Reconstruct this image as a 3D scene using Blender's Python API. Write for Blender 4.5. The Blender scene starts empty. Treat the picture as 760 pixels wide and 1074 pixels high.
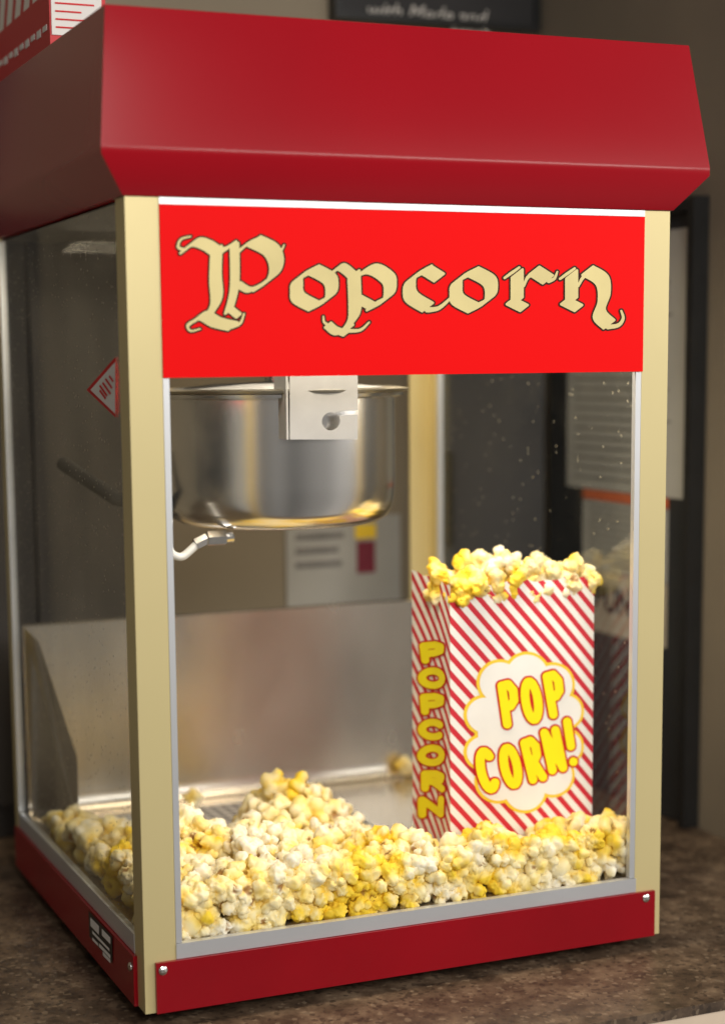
import bpy, bmesh, math, random
import numpy as np
from mathutils import Vector, Matrix, noise as mnoise
random.seed(7); rng=np.random.default_rng(7)
scene=bpy.context.scene; C=scene.collection
# ---------------------------------------------------------------- camera model
F_,CX,CY,YA,PI_,RO=1806.49,340.626,627.617,.39097,.13405,-.01111
CAM=np.array([-.38149,-1.32537,.53163])
fw=np.array([math.sin(YA)*math.cos(PI_),math.cos(YA)*math.cos(PI_),-math.sin(PI_)])
r0=np.array([math.cos(YA),-math.sin(YA),0.]); u0=np.cross(r0,fw)
rt=r0*math.cos(RO)+u0*math.sin(RO); up=-r0*math.sin(RO)+u0*math.cos(RO)
def unp(u,v,ax,val):
    d=fw+rt*(u-CX)/F_-up*(v-CY)/F_
    return CAM+d*((val-CAM[ax])/d[ax])
def unpv(U,V,ax,val):
    U=np.asarray(U,float);V=np.asarray(V,float)
    d=fw[None]+rt[None]*((U-CX)/F_)[:,None]-up[None]*((V-CY)/F_)[:,None]
    return CAM[None]+d*((val-CAM[ax])/d[:,ax])[:,None]
W,H,D=.5,.665,.486
ZB=.0434; XS1,XS2=.0276,.4734; ZS1,ZS2=.6589,.5237; ZC=-.012; ZT=.054; Z1,Z2=.6966,.8067
# ---------------------------------------------------------------- materials
def M(name,col,rough=.5,metal=0.,noise=None,bump=None,coat=0.,rvar=0.,stretch=None,spec=.5):
    m=bpy.data.materials.new(name); m.use_nodes=True; nt=m.node_tree; b=nt.nodes['Principled BSDF']
    b.inputs['Base Color'].default_value=(*col,1); b.inputs['Roughness'].default_value=rough
    b.inputs['Metallic'].default_value=metal; b.inputs['Specular IOR Level'].default_value=spec
    b.inputs['Coat Weight'].default_value=coat; b.inputs['Coat Roughness'].default_value=.12
    tc=nt.nodes.new('ShaderNodeTexCoord'); mp=nt.nodes.new('ShaderNodeMapping'); nt.links.new(tc.outputs['Object'],mp.inputs['Vector'])
    if stretch: mp.inputs['Scale'].default_value=stretch
    if noise:
        n=nt.nodes.new('ShaderNodeTexNoise'); n.inputs['Scale'].default_value=noise[0]; n.inputs['Detail'].default_value=5
        nt.links.new(mp.outputs['Vector'],n.inputs['Vector'])
        r=nt.nodes.new('ShaderNodeValToRGB'); a=noise[1]
        r.color_ramp.elements[0].position=.3; r.color_ramp.elements[1].position=.7
        r.color_ramp.elements[0].color=(*[max(0,c*(1-a)) for c in col],1); r.color_ramp.elements[1].color=(*[min(1,c*(1+a)) for c in col],1)
        nt.links.new(n.outputs['Fac'],r.inputs['Fac']); nt.links.new(r.outputs['Color'],b.inputs['Base Color'])
        if rvar:
            mr=nt.nodes.new('ShaderNodeMapRange'); mr.inputs['To Min'].default_value=max(.02,rough-rvar); mr.inputs['To Max'].default_value=rough+rvar
            nt.links.new(n.outputs['Fac'],mr.inputs['Value']); nt.links.new(mr.outputs['Result'],b.inputs['Roughness'])
    if bump:
        n2=nt.nodes.new('ShaderNodeTexNoise'); n2.inputs['Scale'].default_value=bump[0]; n2.inputs['Detail'].default_value=3
        nt.links.new(mp.outputs['Vector'],n2.inputs['Vector'])
        bp=nt.nodes.new('ShaderNodeBump'); bp.inputs['Strength'].default_value=bump[1]; bp.inputs['Distance'].default_value=.001
        nt.links.new(n2.outputs['Fac'],bp.inputs['Height']); nt.links.new(bp.outputs['Normal'],b.inputs['Normal'])
    return m
def glass(name,tint,dust,scale,haze=0.,refl=.5):
    m=bpy.data.materials.new(name); m.use_nodes=True; nt=m.node_tree; nt.nodes.clear()
    N=nt.nodes.new; L=nt.links.new
    out=N('ShaderNodeOutputMaterial'); tr=N('ShaderNodeBsdfTransparent'); tr.inputs['Color'].default_value=(*tint,1)
    gl=N('ShaderNodeBsdfGlossy'); gl.inputs['Roughness'].default_value=.02
    lw=N('ShaderNodeLayerWeight'); lw.inputs['Blend'].default_value=.5
    pw=N('ShaderNodeMath'); pw.operation='POWER'; pw.inputs[1].default_value=5; L(lw.outputs['Facing'],pw.inputs[0])
    ma=N('ShaderNodeMath'); ma.operation='MULTIPLY_ADD'; ma.inputs[1].default_value=refl; ma.inputs[2].default_value=.04*refl; L(pw.outputs[0],ma.inputs[0])
    mx=N('ShaderNodeMixShader'); L(ma.outputs[0],mx.inputs[0]); L(tr.outputs[0],mx.inputs[1]); L(gl.outputs[0],mx.inputs[2])
    df=N('ShaderNodeBsdfDiffuse'); df.inputs['Color'].default_value=(.62,.56,.45,1)
    tc=N('ShaderNodeTexCoord'); vo=N('ShaderNodeTexVoronoi'); vo.inputs['Scale'].default_value=scale; L(tc.outputs['Object'],vo.inputs['Vector'])
    cr=N('ShaderNodeSeparateColor'); L(vo.outputs['Color'],cr.inputs['Color'])
    th=N('ShaderNodeMath'); th.operation='MULTIPLY'; th.inputs[1].default_value=.28; L(cr.outputs[0],th.inputs[0])
    lt=N('ShaderNodeMath'); lt.operation='LESS_THAN'; L(vo.outputs['Distance'],lt.inputs[0]); L(th.outputs[0],lt.inputs[1])
    gt=N('ShaderNodeMath'); gt.operation='LESS_THAN'; L(cr.outputs[1],gt.inputs[0]); gt.inputs[1].default_value=dust
    mu=N('ShaderNodeMath'); mu.operation='MULTIPLY'; L(lt.outputs[0],mu.inputs[0]); L(gt.outputs[0],mu.inputs[1])
    m2=N('ShaderNodeMath'); m2.operation='MULTIPLY'; L(mu.outputs[0],m2.inputs[0]); m2.inputs[1].default_value=.5
    n=N('ShaderNodeTexNoise'); n.inputs['Scale'].default_value=9; n.inputs['Detail'].default_value=6; L(tc.outputs['Object'],n.inputs['Vector'])
    mr=N('ShaderNodeMapRange'); mr.inputs['From Min'].default_value=.45; mr.inputs['From Max'].default_value=.75; mr.inputs['To Max'].default_value=haze; L(n.outputs['Fac'],mr.inputs['Value'])
    ad=N('ShaderNodeMath'); ad.operation='ADD'; ad.use_clamp=True; L(m2.outputs[0],ad.inputs[0]); L(mr.outputs[0],ad.inputs[1])
    mx2=N('ShaderNodeMixShader'); L(ad.outputs[0],mx2.inputs[0]); L(mx.outputs[0],mx2.inputs[1]); L(df.outputs[0],mx2.inputs[2])
    L(mx2.outputs[0],out.inputs['Surface']); return m
m_lid=M('lid_red_paint',(.30,.0006,.007),.19,noise=(3,.08),bump=(14,.02),spec=.36)
m_base=M('base_red_paint',(.25,.0006,.006),.3,noise=(6,.12),spec=.3)
m_sign=M('sign_red_film',(.82,.001,.002),.5,noise=(2,.03),spec=.08)
m_gold=M('champagne_metal',(.62,.52,.26),.42,.3,noise=(3,.05))
m_cream=M('letter_gold',(.70,.59,.28),.5,noise=(20,.08),spec=.12)
m_dark=M('letter_outline',(.045,.016,.009),.5,noise=(40,.2),spec=.12)
m_steel=M('polished_steel',(.72,.70,.67),.2,1,noise=(40,.06))
m_kettle=M('polished_kettle_steel',(.88,.86,.83),.2,1,noise=(9,.03))
def aniso(m):
    nt=m.node_tree; b=nt.nodes['Principled BSDF']; b.inputs['Anisotropic'].default_value=.7
    t=nt.nodes.new('ShaderNodeTangent'); t.direction_type='RADIAL'; t.axis='Z'; nt.links.new(t.outputs[0],b.inputs['Tangent'])
aniso(m_kettle)
m_sheet=M('sheet_steel',(.68,.63,.56),.25,.92,noise=(5,.07),rvar=.07,stretch=(3,1,1.5))
m_alu=M('silver_trim',(.66,.67,.69),.38,.7,noise=(8,.05))
m_plate=M('galvanised_plate',(.42,.42,.425),.45,.3,noise=(30,.1))
m_hang=M('hanger_steel',(.25,.25,.255),.45,.2,noise=(30,.1))
m_ceil=M('added_ceiling_dark',(.10,.095,.09),.6,.2,noise=(20,.1))  # dark tone that dims the underside of the lid
m_black=M('black_plastic',(.012,.012,.012),.4,noise=(30,.2))
m_rubber=M('black_rubber',(.012,.012,.012),.8,noise=(60,.2),spec=.2)
m_hose=M('white_hose',(.6,.6,.58),.35,noise=(50,.08))
m_paper=M('white_paper',(.75,.73,.69),.7,noise=(8,.05))
m_greypaper=M('grey_paper',(.40,.39,.36),.8,noise=(10,.08))
m_ink=M('grey_ink',(.2,.19,.18),.8,noise=(20,.2))
m_red=M('red_ink',(.62,.01,.015),.6,noise=(30,.1),spec=.2)
m_orange=M('orange_ink',(.62,.14,.05),.7,noise=(30,.1))
m_yel=M('yellow_ink',(.98,.84,.015),.55,noise=(30,.03),spec=.15)
m_wht=M('white_ink',(.90,.88,.84),.6,noise=(30,.03))
m_bandgold=M('gold_ink',(.95,.64,.03),.6,noise=(30,.06))
m_beige=M('beige_print',(.46,.40,.31),.7,noise=(20,.08))
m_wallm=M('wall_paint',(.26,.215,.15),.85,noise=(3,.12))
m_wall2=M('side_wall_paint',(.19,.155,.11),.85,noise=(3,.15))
m_board=M('board_dark',(.022,.023,.025),.6,noise=(6,.25))
m_grey=M('dark_grey_laminate',(.055,.055,.06),.55,noise=(5,.2))
m_brown=M('dark_brown_wood',(.035,.029,.024),.5,noise=(4,.5),stretch=(9,9,.7))
m_slate=M('slate',(.02,.018,.018),.6,noise=(10,.3))
m_chalk=M('chalk',(.6,.56,.5),.9,noise=(60,.2))
m_maroon=M('maroon_ink',(.2,.02,.04),.7,noise=(30,.1))
m_edge=M('cream_edge',(.62,.5,.38),.45,noise=(12,.1))
m_gl_left=glass('left_glass',(.91,.915,.90),.24,230,.09,.5)
m_gl_right=glass('right_glass',(.94,.95,.94),.07,190,.012,.85)
def counter_mat():
    m=M('speckled_counter',(.15,.095,.06),.42); nt=m.node_tree; b=nt.nodes['Principled BSDF']; N=nt.nodes.new; L=nt.links.new
    tc=N('ShaderNodeTexCoord'); n=N('ShaderNodeTexNoise'); n.inputs['Scale'].default_value=30; n.inputs['Detail'].default_value=9; n.inputs['Roughness'].default_value=.7
    L(tc.outputs['Object'],n.inputs['Vector'])
    r=N('ShaderNodeValToRGB'); e=r.color_ramp.elements; e[0].position=.3; e[0].color=(.024,.015,.009,1); e[1].position=.74; e[1].color=(.25,.175,.11,1)
    k=e.new(.47); k.color=(.078,.05,.031,1); k=e.new(.57); k.color=(.13,.087,.055,1)
    L(n.outputs['Fac'],r.inputs['Fac'])
    v=N('ShaderNodeTexVoronoi'); v.inputs['Scale'].default_value=260; L(tc.outputs['Object'],v.inputs['Vector'])
    s=N('ShaderNodeSeparateColor'); L(v.outputs['Color'],s.inputs['Color'])
    g=N('ShaderNodeMath'); g.operation='GREATER_THAN'; g.inputs[1].default_value=.86; L(s.outputs[0],g.inputs[0])
    x=N('ShaderNodeMix'); x.data_type='RGBA'; x.inputs['B'].default_value=(.022,.014,.010,1); L(r.outputs['Color'],x.inputs['A'])
    mm=N('ShaderNodeMath'); mm.operation='MULTIPLY'; mm.inputs[1].default_value=.6; L(g.outputs[0],mm.inputs[0]); L(mm.outputs[0],x.inputs['Factor'])
    g2=N('ShaderNodeMath'); g2.operation='GREATER_THAN'; g2.inputs[1].default_value=.94; L(s.outputs[1],g2.inputs[0])
    m3=N('ShaderNodeMath'); m3.operation='MULTIPLY'; m3.inputs[1].default_value=.35; L(g2.outputs[0],m3.inputs[0])
    y=N('ShaderNodeMix'); y.data_type='RGBA'; y.inputs['B'].default_value=(.32,.24,.16,1); L(x.outputs['Result'],y.inputs['A']); L(m3.outputs[0],y.inputs['Factor'])
    L(y.outputs['Result'],b.inputs['Base Color']); return m
m_counter=counter_mat()
def popcorn_mat():
    m=bpy.data.materials.new('popcorn'); m.use_nodes=True; nt=m.node_tree; b=nt.nodes['Principled BSDF']; N=nt.nodes.new; L=nt.links.new
    g=N('ShaderNodeNewGeometry'); n=N('ShaderNodeTexNoise'); n.inputs['Scale'].default_value=34; n.inputs['Detail'].default_value=2; L(g.outputs['Position'],n.inputs['Vector'])
    n3=N('ShaderNodeTexNoise'); n3.inputs['Scale'].default_value=10; L(g.outputs['Position'],n3.inputs['Vector'])
    ad=N('ShaderNodeMath'); ad.operation='ADD'; L(n.outputs['Fac'],ad.inputs[0]); L(n3.outputs['Fac'],ad.inputs[1])
    r=N('ShaderNodeValToRGB'); e=r.color_ramp.elements; e[0].position=.41; e[0].color=(1.0,.95,.79,1); e[1].position=.585; e[1].color=(.98,.70,.05,1)
    k=e.new(.49); k.color=(1.0,.88,.50,1)
    hf=N('ShaderNodeMath'); hf.operation='MULTIPLY'; hf.inputs[1].default_value=.5; L(ad.outputs[0],hf.inputs[0]); L(hf.outputs[0],r.inputs['Fac'])
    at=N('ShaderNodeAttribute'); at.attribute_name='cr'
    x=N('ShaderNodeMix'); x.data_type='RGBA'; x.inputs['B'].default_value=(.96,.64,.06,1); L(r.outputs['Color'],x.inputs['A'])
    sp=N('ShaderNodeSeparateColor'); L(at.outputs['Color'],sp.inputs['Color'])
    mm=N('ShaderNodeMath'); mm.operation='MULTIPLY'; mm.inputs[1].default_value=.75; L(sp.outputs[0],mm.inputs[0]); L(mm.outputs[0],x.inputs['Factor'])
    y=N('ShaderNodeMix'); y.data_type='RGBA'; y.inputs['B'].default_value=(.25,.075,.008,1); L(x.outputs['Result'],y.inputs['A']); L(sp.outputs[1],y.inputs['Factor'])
    L(y.outputs['Result'],b.inputs['Base Color']); b.inputs['Roughness'].default_value=.55; b.inputs['Specular IOR Level'].default_value=.3
    tl=N('ShaderNodeBsdfTranslucent'); L(y.outputs['Result'],tl.inputs['Color'])
    ms=N('ShaderNodeMixShader'); ms.inputs[0].default_value=.16; L(b.outputs[0],ms.inputs[1]); L(tl.outputs[0],ms.inputs[2])
    L(ms.outputs[0],nt.nodes['Material Output'].inputs['Surface'])
    return m
m_pop=popcorn_mat()
def bag_mat():
    m=M('striped_bag_paper',(.86,.83,.77),.6,bump=(38,.35)); nt=m.node_tree; b=nt.nodes['Principled BSDF']; N=nt.nodes.new; L=nt.links.new
    uv=N('ShaderNodeUVMap'); uv.uv_map='UVMap'; s=N('ShaderNodeSeparateXYZ'); L(uv.outputs[0],s.inputs[0])
    a=N('ShaderNodeMath'); a.operation='MULTIPLY_ADD'; a.inputs[1].default_value=1.12; L(s.outputs['X'],a.inputs[0]); L(s.outputs['Y'],a.inputs[2])
    d=N('ShaderNodeMath'); d.operation='DIVIDE'; d.inputs[1].default_value=.0172; L(a.outputs[0],d.inputs[0])
    f=N('ShaderNodeMath'); f.operation='FRACT'; L(d.outputs[0],f.inputs[0])
    g=N('ShaderNodeMath'); g.operation='LESS_THAN'; g.inputs[1].default_value=.46; L(f.outputs[0],g.inputs[0])
    x=N('ShaderNodeMix'); x.data_type='RGBA'; x.inputs['A'].default_value=(.90,.87,.82,1); x.inputs['B'].default_value=(.62,.015,.035,1); L(g.outputs[0],x.inputs['Factor'])
    L(x.outputs['Result'],b.inputs['Base Color']); return m
m_bag=bag_mat()
def perf_mat():
    m=M('perforated_steel',(.55,.54,.52),.35,.95); nt=m.node_tree; b=nt.nodes['Principled BSDF']; N=nt.nodes.new; L=nt.links.new
    tc=N('ShaderNodeTexCoord'); v=N('ShaderNodeTexVoronoi'); v.inputs['Scale'].default_value=80; v.inputs['Randomness'].default_value=0; v.voronoi_dimensions='2D'
    L(tc.outputs['Object'],v.inputs['Vector'])
    g=N('ShaderNodeMath'); g.operation='LESS_THAN'; g.inputs[1].default_value=.3; L(v.outputs['Distance'],g.inputs[0])
    x=N('ShaderNodeMix'); x.data_type='RGBA'; x.inputs['A'].default_value=(.5,.49,.47,1); x.inputs['B'].default_value=(.01,.01,.01,1); L(g.outputs[0],x.inputs['Factor'])
    L(x.outputs['Result'],b.inputs['Base Color']); return m
m_perf=perf_mat()
def carton_mat(zsplit):
    m=M('carton_print',(.5,.03,.03),.55); nt=m.node_tree; b=nt.nodes['Principled BSDF']; N=nt.nodes.new; L=nt.links.new
    tc=N('ShaderNodeTexCoord'); s=N('ShaderNodeSeparateXYZ'); L(tc.outputs['Object'],s.inputs[0])
    a=N('ShaderNodeMath'); a.operation='MULTIPLY_ADD'; a.inputs[1].default_value=.55; L(s.outputs['Z'],a.inputs[0]); L(s.outputs['Y'],a.inputs[2])
    d=N('ShaderNodeMath'); d.operation='DIVIDE'; d.inputs[1].default_value=.038; L(a.outputs[0],d.inputs[0])
    f=N('ShaderNodeMath'); f.operation='FRACT'; L(d.outputs[0],f.inputs[0])
    g=N('ShaderNodeMath'); g.operation='GREATER_THAN'; g.inputs[1].default_value=.36; L(f.outputs[0],g.inputs[0])
    h=N('ShaderNodeMath'); h.operation='GREATER_THAN'; h.inputs[1].default_value=zsplit; L(s.outputs['Z'],h.inputs[0])
    k=N('ShaderNodeMath'); k.operation='MULTIPLY'; L(g.outputs[0],k.inputs[0]); L(h.outputs[0],k.inputs[1])
    x=N('ShaderNodeMix'); x.data_type='RGBA'; x.inputs['A'].default_value=(.55,.02,.025,1); x.inputs['B'].default_value=(.78,.74,.68,1); L(k.outputs[0],x.inputs['Factor'])
    L(x.outputs['Result'],b.inputs['Base Color']); return m
# ---------------------------------------------------------------- object helpers
def link(o,parent=None):
    C.objects.link(o)
    if parent is not None:
        o.parent=parent
        o.matrix_parent_inverse=Matrix.Translation(-Vector(parent['_w'])) if '_w' in parent.keys() else Matrix()
    return o
def thing(name,label,cat,loc,group=None):
    o=bpy.data.objects.new(name,None); C.objects.link(o); o.location=loc; o.empty_display_size=.02
    o['_w']=tuple(loc); o['label']=label; o['category']=cat
    if group:o['group']=group
    return o
def tag(o,label,cat,group=None):
    o['label']=label;o['category']=cat
    if group:o['group']=group
    return o
def obj(name,bm,mat,parent=None,smooth=False,bevel=0,seg=2,ang=30):
    if bevel:
        es=[e for e in bm.edges if len(e.link_faces)==2 and e.calc_face_angle(0)>math.radians(ang)]
        bmesh.ops.bevel(bm,geom=es,offset=bevel,segments=seg,profile=.5,affect='EDGES',clamp_overlap=True)
    bmesh.ops.recalc_face_normals(bm,faces=bm.faces)
    me=bpy.data.meshes.new(name); bm.to_mesh(me); bm.free(); me.materials.append(mat)
    if smooth:
        for p in me.polygons:p.use_smooth=True
        try: me.set_sharp_from_angle(angle=math.radians(42))
        except Exception: pass
    return link(bpy.data.objects.new(name,me),parent)
def box(bm,x0,x1,y0,y1,z0,z1):
    vs=[bm.verts.new((x,y,z)) for x in(x0,x1) for y in(y0,y1) for z in(z0,z1)]
    for f in((0,1,3,2),(4,6,7,5),(0,4,5,1),(2,3,7,6),(0,2,6,4),(1,5,7,3)): bm.faces.new([vs[i] for i in f])
    return bm
def B(*a): return box(bmesh.new(),*a)
def quad(pts):
    bm=bmesh.new(); bm.faces.new([bm.verts.new(p) for p in pts]); return bm
def lathe(prof,c,n=64):
    bm=bmesh.new(); rings=[]
    for r,z in prof:
        if r<1e-6: rings.append([bm.verts.new((c[0],c[1],c[2]+z))])
        else: rings.append([bm.verts.new((c[0]+r*math.cos(2*math.pi*i/n),c[1]+r*math.sin(2*math.pi*i/n),c[2]+z)) for i in range(n)])
    for a,b in zip(rings,rings[1:]):
        for i in range(n):
            j=(i+1)%n
            if len(a)==1 and len(b)==1: continue
            if len(a)==1: bm.faces.new((a[0],b[i],b[j]))
            elif len(b)==1: bm.faces.new((a[i],a[j],b[0]))
            else: bm.faces.new((a[i],a[j],b[j],b[i]))
    return bm
def tube(pts,r,n=12,sub=6):
    P=[Vector(p) for p in pts]; Q=[]
    for i in range(len(P)-1):
        p0=P[max(i-1,0)];p1=P[i];p2=P[i+1];p3=P[min(i+2,len(P)-1)]
        for k in range(sub):
            t=k/sub; Q.append(.5*((2*p1)+(p2-p0)*t+(2*p0-5*p1+4*p2-p3)*t*t+(3*p1-p0-3*p2+p3)*t**3))
    Q.append(P[-1]); bm=bmesh.new(); prev=None; nrm=None
    for i,q in enumerate(Q):
        t=(Q[min(i+1,len(Q)-1)]-Q[max(i-1,0)]).normalized()
        if nrm is None: nrm=t.orthogonal().normalized()
        nrm=(nrm-t*nrm.dot(t)).normalized(); b=t.cross(nrm)
        ring=[bm.verts.new(q+(nrm*math.cos(2*math.pi*k/n)+b*math.sin(2*math.pi*k/n))*r) for k in range(n)]
        if prev:
            for k in range(n): bm.faces.new((prev[k],prev[(k+1)%n],ring[(k+1)%n],ring[k]))
        else: bm.faces.new(ring[::-1])
        prev=ring
    bm.faces.new(prev); return bm
def cyl_between(a,b,r,n=16):
    return tube([a,b],r,n,1)
# ---------------------------------------------------------------- signed-distance lettering
def sd_poly(P,poly):
    poly=np.array(poly,float); n=len(poly); d=((P-poly[0])**2).sum(-1); s=np.ones(P.shape[:-1])
    j=n-1
    for i in range(n):
        e=poly[j]-poly[i]; w=P-poly[i]; ee=max(e@e,1e-9)
        b=w-e*np.clip((w@e)/ee,0,1)[...,None]; d=np.minimum(d,(b**2).sum(-1))
        c1=P[...,1]>=poly[i][1]; c2=P[...,1]<poly[j][1]; c3=e[0]*w[...,1]>e[1]*w[...,0]
        fl=(c1&c2&c3)|(~c1&~c2&~c3); s=np.where(fl,-s,s); j=i
    return s*np.sqrt(d)
def sd_seg(P,a,b):
    a=np.array(a,float);b=np.array(b,float); e=b-a; w=P-a
    return np.sqrt(((w-e*np.clip((w@e)/max(e@e,1e-9),0,1)[...,None])**2).sum(-1))
def smooth_pts(pts,sub=8):
    P=[np.array(p,float) for p in pts]; Q=[]
    for i in range(len(P)-1):
        p0=P[max(i-1,0)];p1=P[i];p2=P[i+1];p3=P[min(i+2,len(P)-1)]
        for k in range(sub):
            t=k/sub; Q.append(.5*((2*p1)+(p2-p0)*t+(2*p0-5*p1+4*p2-p3)*t*t+(3*p1-p0-3*p2+p3)*t**3))
    Q.append(P[-1]); return Q
class Field:
    def __init__(s,x0,x1,y0,y1,h):
        s.h=h; s.xs=np.arange(x0,x1+h,h); s.ys=np.arange(y0,y1+h,h); s.x0=x0; s.y0=y0
        s.F=np.full((len(s.ys),len(s.xs)),1e3)
    def put(s,fn,bx,mode='u'):
        i0=max(0,int((bx[0]-s.x0)/s.h));i1=min(len(s.xs),int((bx[1]-s.x0)/s.h)+2)
        j0=max(0,int((bx[2]-s.y0)/s.h));j1=min(len(s.ys),int((bx[3]-s.y0)/s.h)+2)
        if i1<=i0 or j1<=j0:return
        X,Y=np.meshgrid(s.xs[i0:i1],s.ys[j0:j1]); d=fn(np.stack([X,Y],-1))
        s.F[j0:j1,i0:i1]=np.minimum(s.F[j0:j1,i0:i1],d) if mode=='u' else np.maximum(s.F[j0:j1,i0:i1],-d)
    def nib(s,pts,w,ang=40,t=1.3,sm=True):
        if sm and len(pts)>2: pts=smooth_pts(pts)
        w=w-1.0
        n=np.array([math.cos(math.radians(ang)),-math.sin(math.radians(ang))])*w/2
        for a,b in zip(pts,pts[1:]):
            a=np.array(a,float);b=np.array(b,float); poly=[a-n,a+n,b+n,b-n]; q=np.array(poly)
            s.put(lambda P:sd_poly(P,poly)-t,(q[:,0].min()-8,q[:,0].max()+8,q[:,1].min()-8,q[:,1].max()+8))
    def line(s,pts,r,mode='u'):
        for a,b in zip(pts,pts[1:]):
            m=r+8; s.put(lambda P:sd_seg(P,a,b)-r,(min(a[0],b[0])-m,max(a[0],b[0])+m,min(a[1],b[1])-m,max(a[1],b[1])+m),mode)
    def curve(s,pts,r,taper=True):
        q=smooth_pts(pts,8) if len(pts)>2 else [np.array(p,float) for p in pts]
        n=len(q)-1
        for i in range(n): s.line([q[i],q[i+1]],r*(1-.55*i/max(n,1)) if taper else r)
    def mesh(s,level):
        G=s.F-level; I=G<0; V=[];Fc=[]; xs,ys,h=s.xs,s.ys,s.h
        full=I[:-1,:-1]&I[:-1,1:]&I[1:,1:]&I[1:,:-1]; anyc=(I[:-1,:-1]|I[:-1,1:]|I[1:,1:]|I[1:,:-1])&~full
        for j in range(full.shape[0]):
            row=np.flatnonzero(full[j])
            if len(row):
                for run in np.split(row,np.flatnonzero(np.diff(row)>1)+1):
                  for c in range(0,len(run),12):
                    rr=run[c:c+12]
                    a,b=xs[rr[0]],xs[rr[-1]]+h; k=len(V); V+=[(a,ys[j]),(b,ys[j]),(b,ys[j]+h),(a,ys[j]+h)]; Fc.append((k,k+1,k+2,k+3))
        for j,i in zip(*np.nonzero(anyc)):
            cs=[(xs[i],ys[j],G[j,i]),(xs[i]+h,ys[j],G[j,i+1]),(xs[i]+h,ys[j]+h,G[j+1,i+1]),(xs[i],ys[j]+h,G[j+1,i])]
            k=len(V); poly=[]
            for q in range(4):
                a=cs[q];b=cs[(q+1)%4]
                if a[2]<0: poly.append((a[0],a[1]))
                if (a[2]<0)!=(b[2]<0):
                    t=a[2]/(a[2]-b[2]); poly.append((a[0]+t*(b[0]-a[0]),a[1]+t*(b[1]-a[1])))
            if len(poly)>2: V+=poly; Fc.append(tuple(range(k,k+len(poly))))
        return np.array(V),Fc
def sheet(name,field,level,mapper,mat,parent):
    V,Fc=field.mesh(level); P=mapper(V)
    me=bpy.data.meshes.new(name); me.from_pydata([tuple(p) for p in P],[],Fc); me.materials.append(mat)
    return link(bpy.data.objects.new(name,me),parent)
def text(name,body,size,mtx,mat,parent,shear=0,offset=0):
    cu=bpy.data.curves.new(name,'FONT'); cu.body=body; cu.size=size; cu.shear=shear; cu.offset=offset
    t=bpy.data.objects.new(name+'_src',cu); C.objects.link(t); bpy.context.view_layer.update()
    me=bpy.data.meshes.new_from_object(t.evaluated_get(bpy.context.evaluated_depsgraph_get())); bpy.data.objects.remove(t); bpy.data.curves.remove(cu)
    me.transform(mtx); me.materials.clear(); me.materials.append(mat); me.name=name
    return link(bpy.data.objects.new(name,me),parent)
# ================================================================= SETTING
YB=.735; XR=.775
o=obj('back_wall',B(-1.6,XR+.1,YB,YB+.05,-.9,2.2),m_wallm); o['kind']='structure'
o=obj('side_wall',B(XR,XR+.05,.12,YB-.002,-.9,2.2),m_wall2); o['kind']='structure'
ct=thing('countertop','brown speckled countertop under the popcorn machine with a cream front edge','counter',(0,.3,ZC-.04))
obj('worktop',B(-1.5,XR-.002,-.142,YB-.003,ZC-.009,ZC),m_counter,ct,bevel=.003)
obj('edge_band',B(-1.5,XR-.003,-.1405,-.12,ZC-.12,ZC-.0095),m_edge,ct)
# ================================================================= POPCORN MACHINE
pm=thing('popcorn_machine','red countertop popcorn machine with glass sides, gold corner posts and hanging steel kettle','popcorn machine',(W/2,D/2,ZC))
bm=bmesh.new(); rings=[]
for (ox,oy,z) in ((.002,.002,H),(.0243,.0243,Z1-.003),(.0243,.0243,Z1+.004),(.0131,.0056,Z2)):
    rings.append([bm.verts.new(p) for p in((-ox,-oy,z),(W+ox,-oy,z),(W+ox,D+oy,z),(-ox,D+oy,z))])
for a,b in zip(rings,rings[1:]):
    for i in range(4): bm.faces.new((a[i],a[(i+1)%4],b[(i+1)%4],b[i]))
bm.faces.new(rings[0][::-1]); bm.faces.new(rings[-1])
lid=obj('lid',bm,m_lid,pm,smooth=True,bevel=.004,seg=4,ang=5)
obj('added_dark_ceiling',B(.006,W-.006,.006,D-.006,H-.0025,H-.0012),m_ceil,pm)  # dark sheet added to hide the pinkish glow under the lid
def post(cx,cy,sx,sy,a=.0275,b=.027):
    t=.003
    pts=[(0,0),(a,0),(a,t),(t,t),(t,b),(0,b)]
    bm=bmesh.new(); lo=[bm.verts.new((cx+sx*x,cy+sy*y,0)) for x,y in pts]; hi=[bm.verts.new((cx+sx*x,cy+sy*y,H-.0005)) for x,y in pts]
    n=len(pts)
    for i in range(n): bm.faces.new((lo[i],lo[(i+1)%n],hi[(i+1)%n],hi[i]))
    bm.faces.new(lo[::-1]);bm.faces.new(hi)
    obj('corner_post',bm,m_gold,pm,smooth=True,bevel=.0009,seg=2)
post(0,0,1,1);post(W,0,-1,1);post(0,D,1,-1,.007,.018);post(W,D,-1,-1)
obj('base_panel',B(.009,.4928,-.0035,.02,0,ZB),m_base,pm,bevel=.0018)
obj('base_side_panel',B(-.0035,.02,.021,D-.01,0,ZB),m_base,pm,bevel=.0018)
obj('base_side_panel',B(W-.02,W+.0035,.021,D-.01,0,ZB),m_base,pm,bevel=.0018)
obj('base_rear_panel',B(.022,W-.022,D-.02,D-.0035,0,ZB),m_base,pm,bevel=.0018)
obj('base_plate',B(.021,W-.021,.0215,D-.021,.002,.006),m_plate,pm)
for x in(.05,W-.05):
    for y in(.05,D-.05):
        obj('rubber_foot',lathe([(0,ZC),(.012,ZC),(.014,-.001),(0,-.001)],(x,y,0),24),m_rubber,pm)
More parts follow.
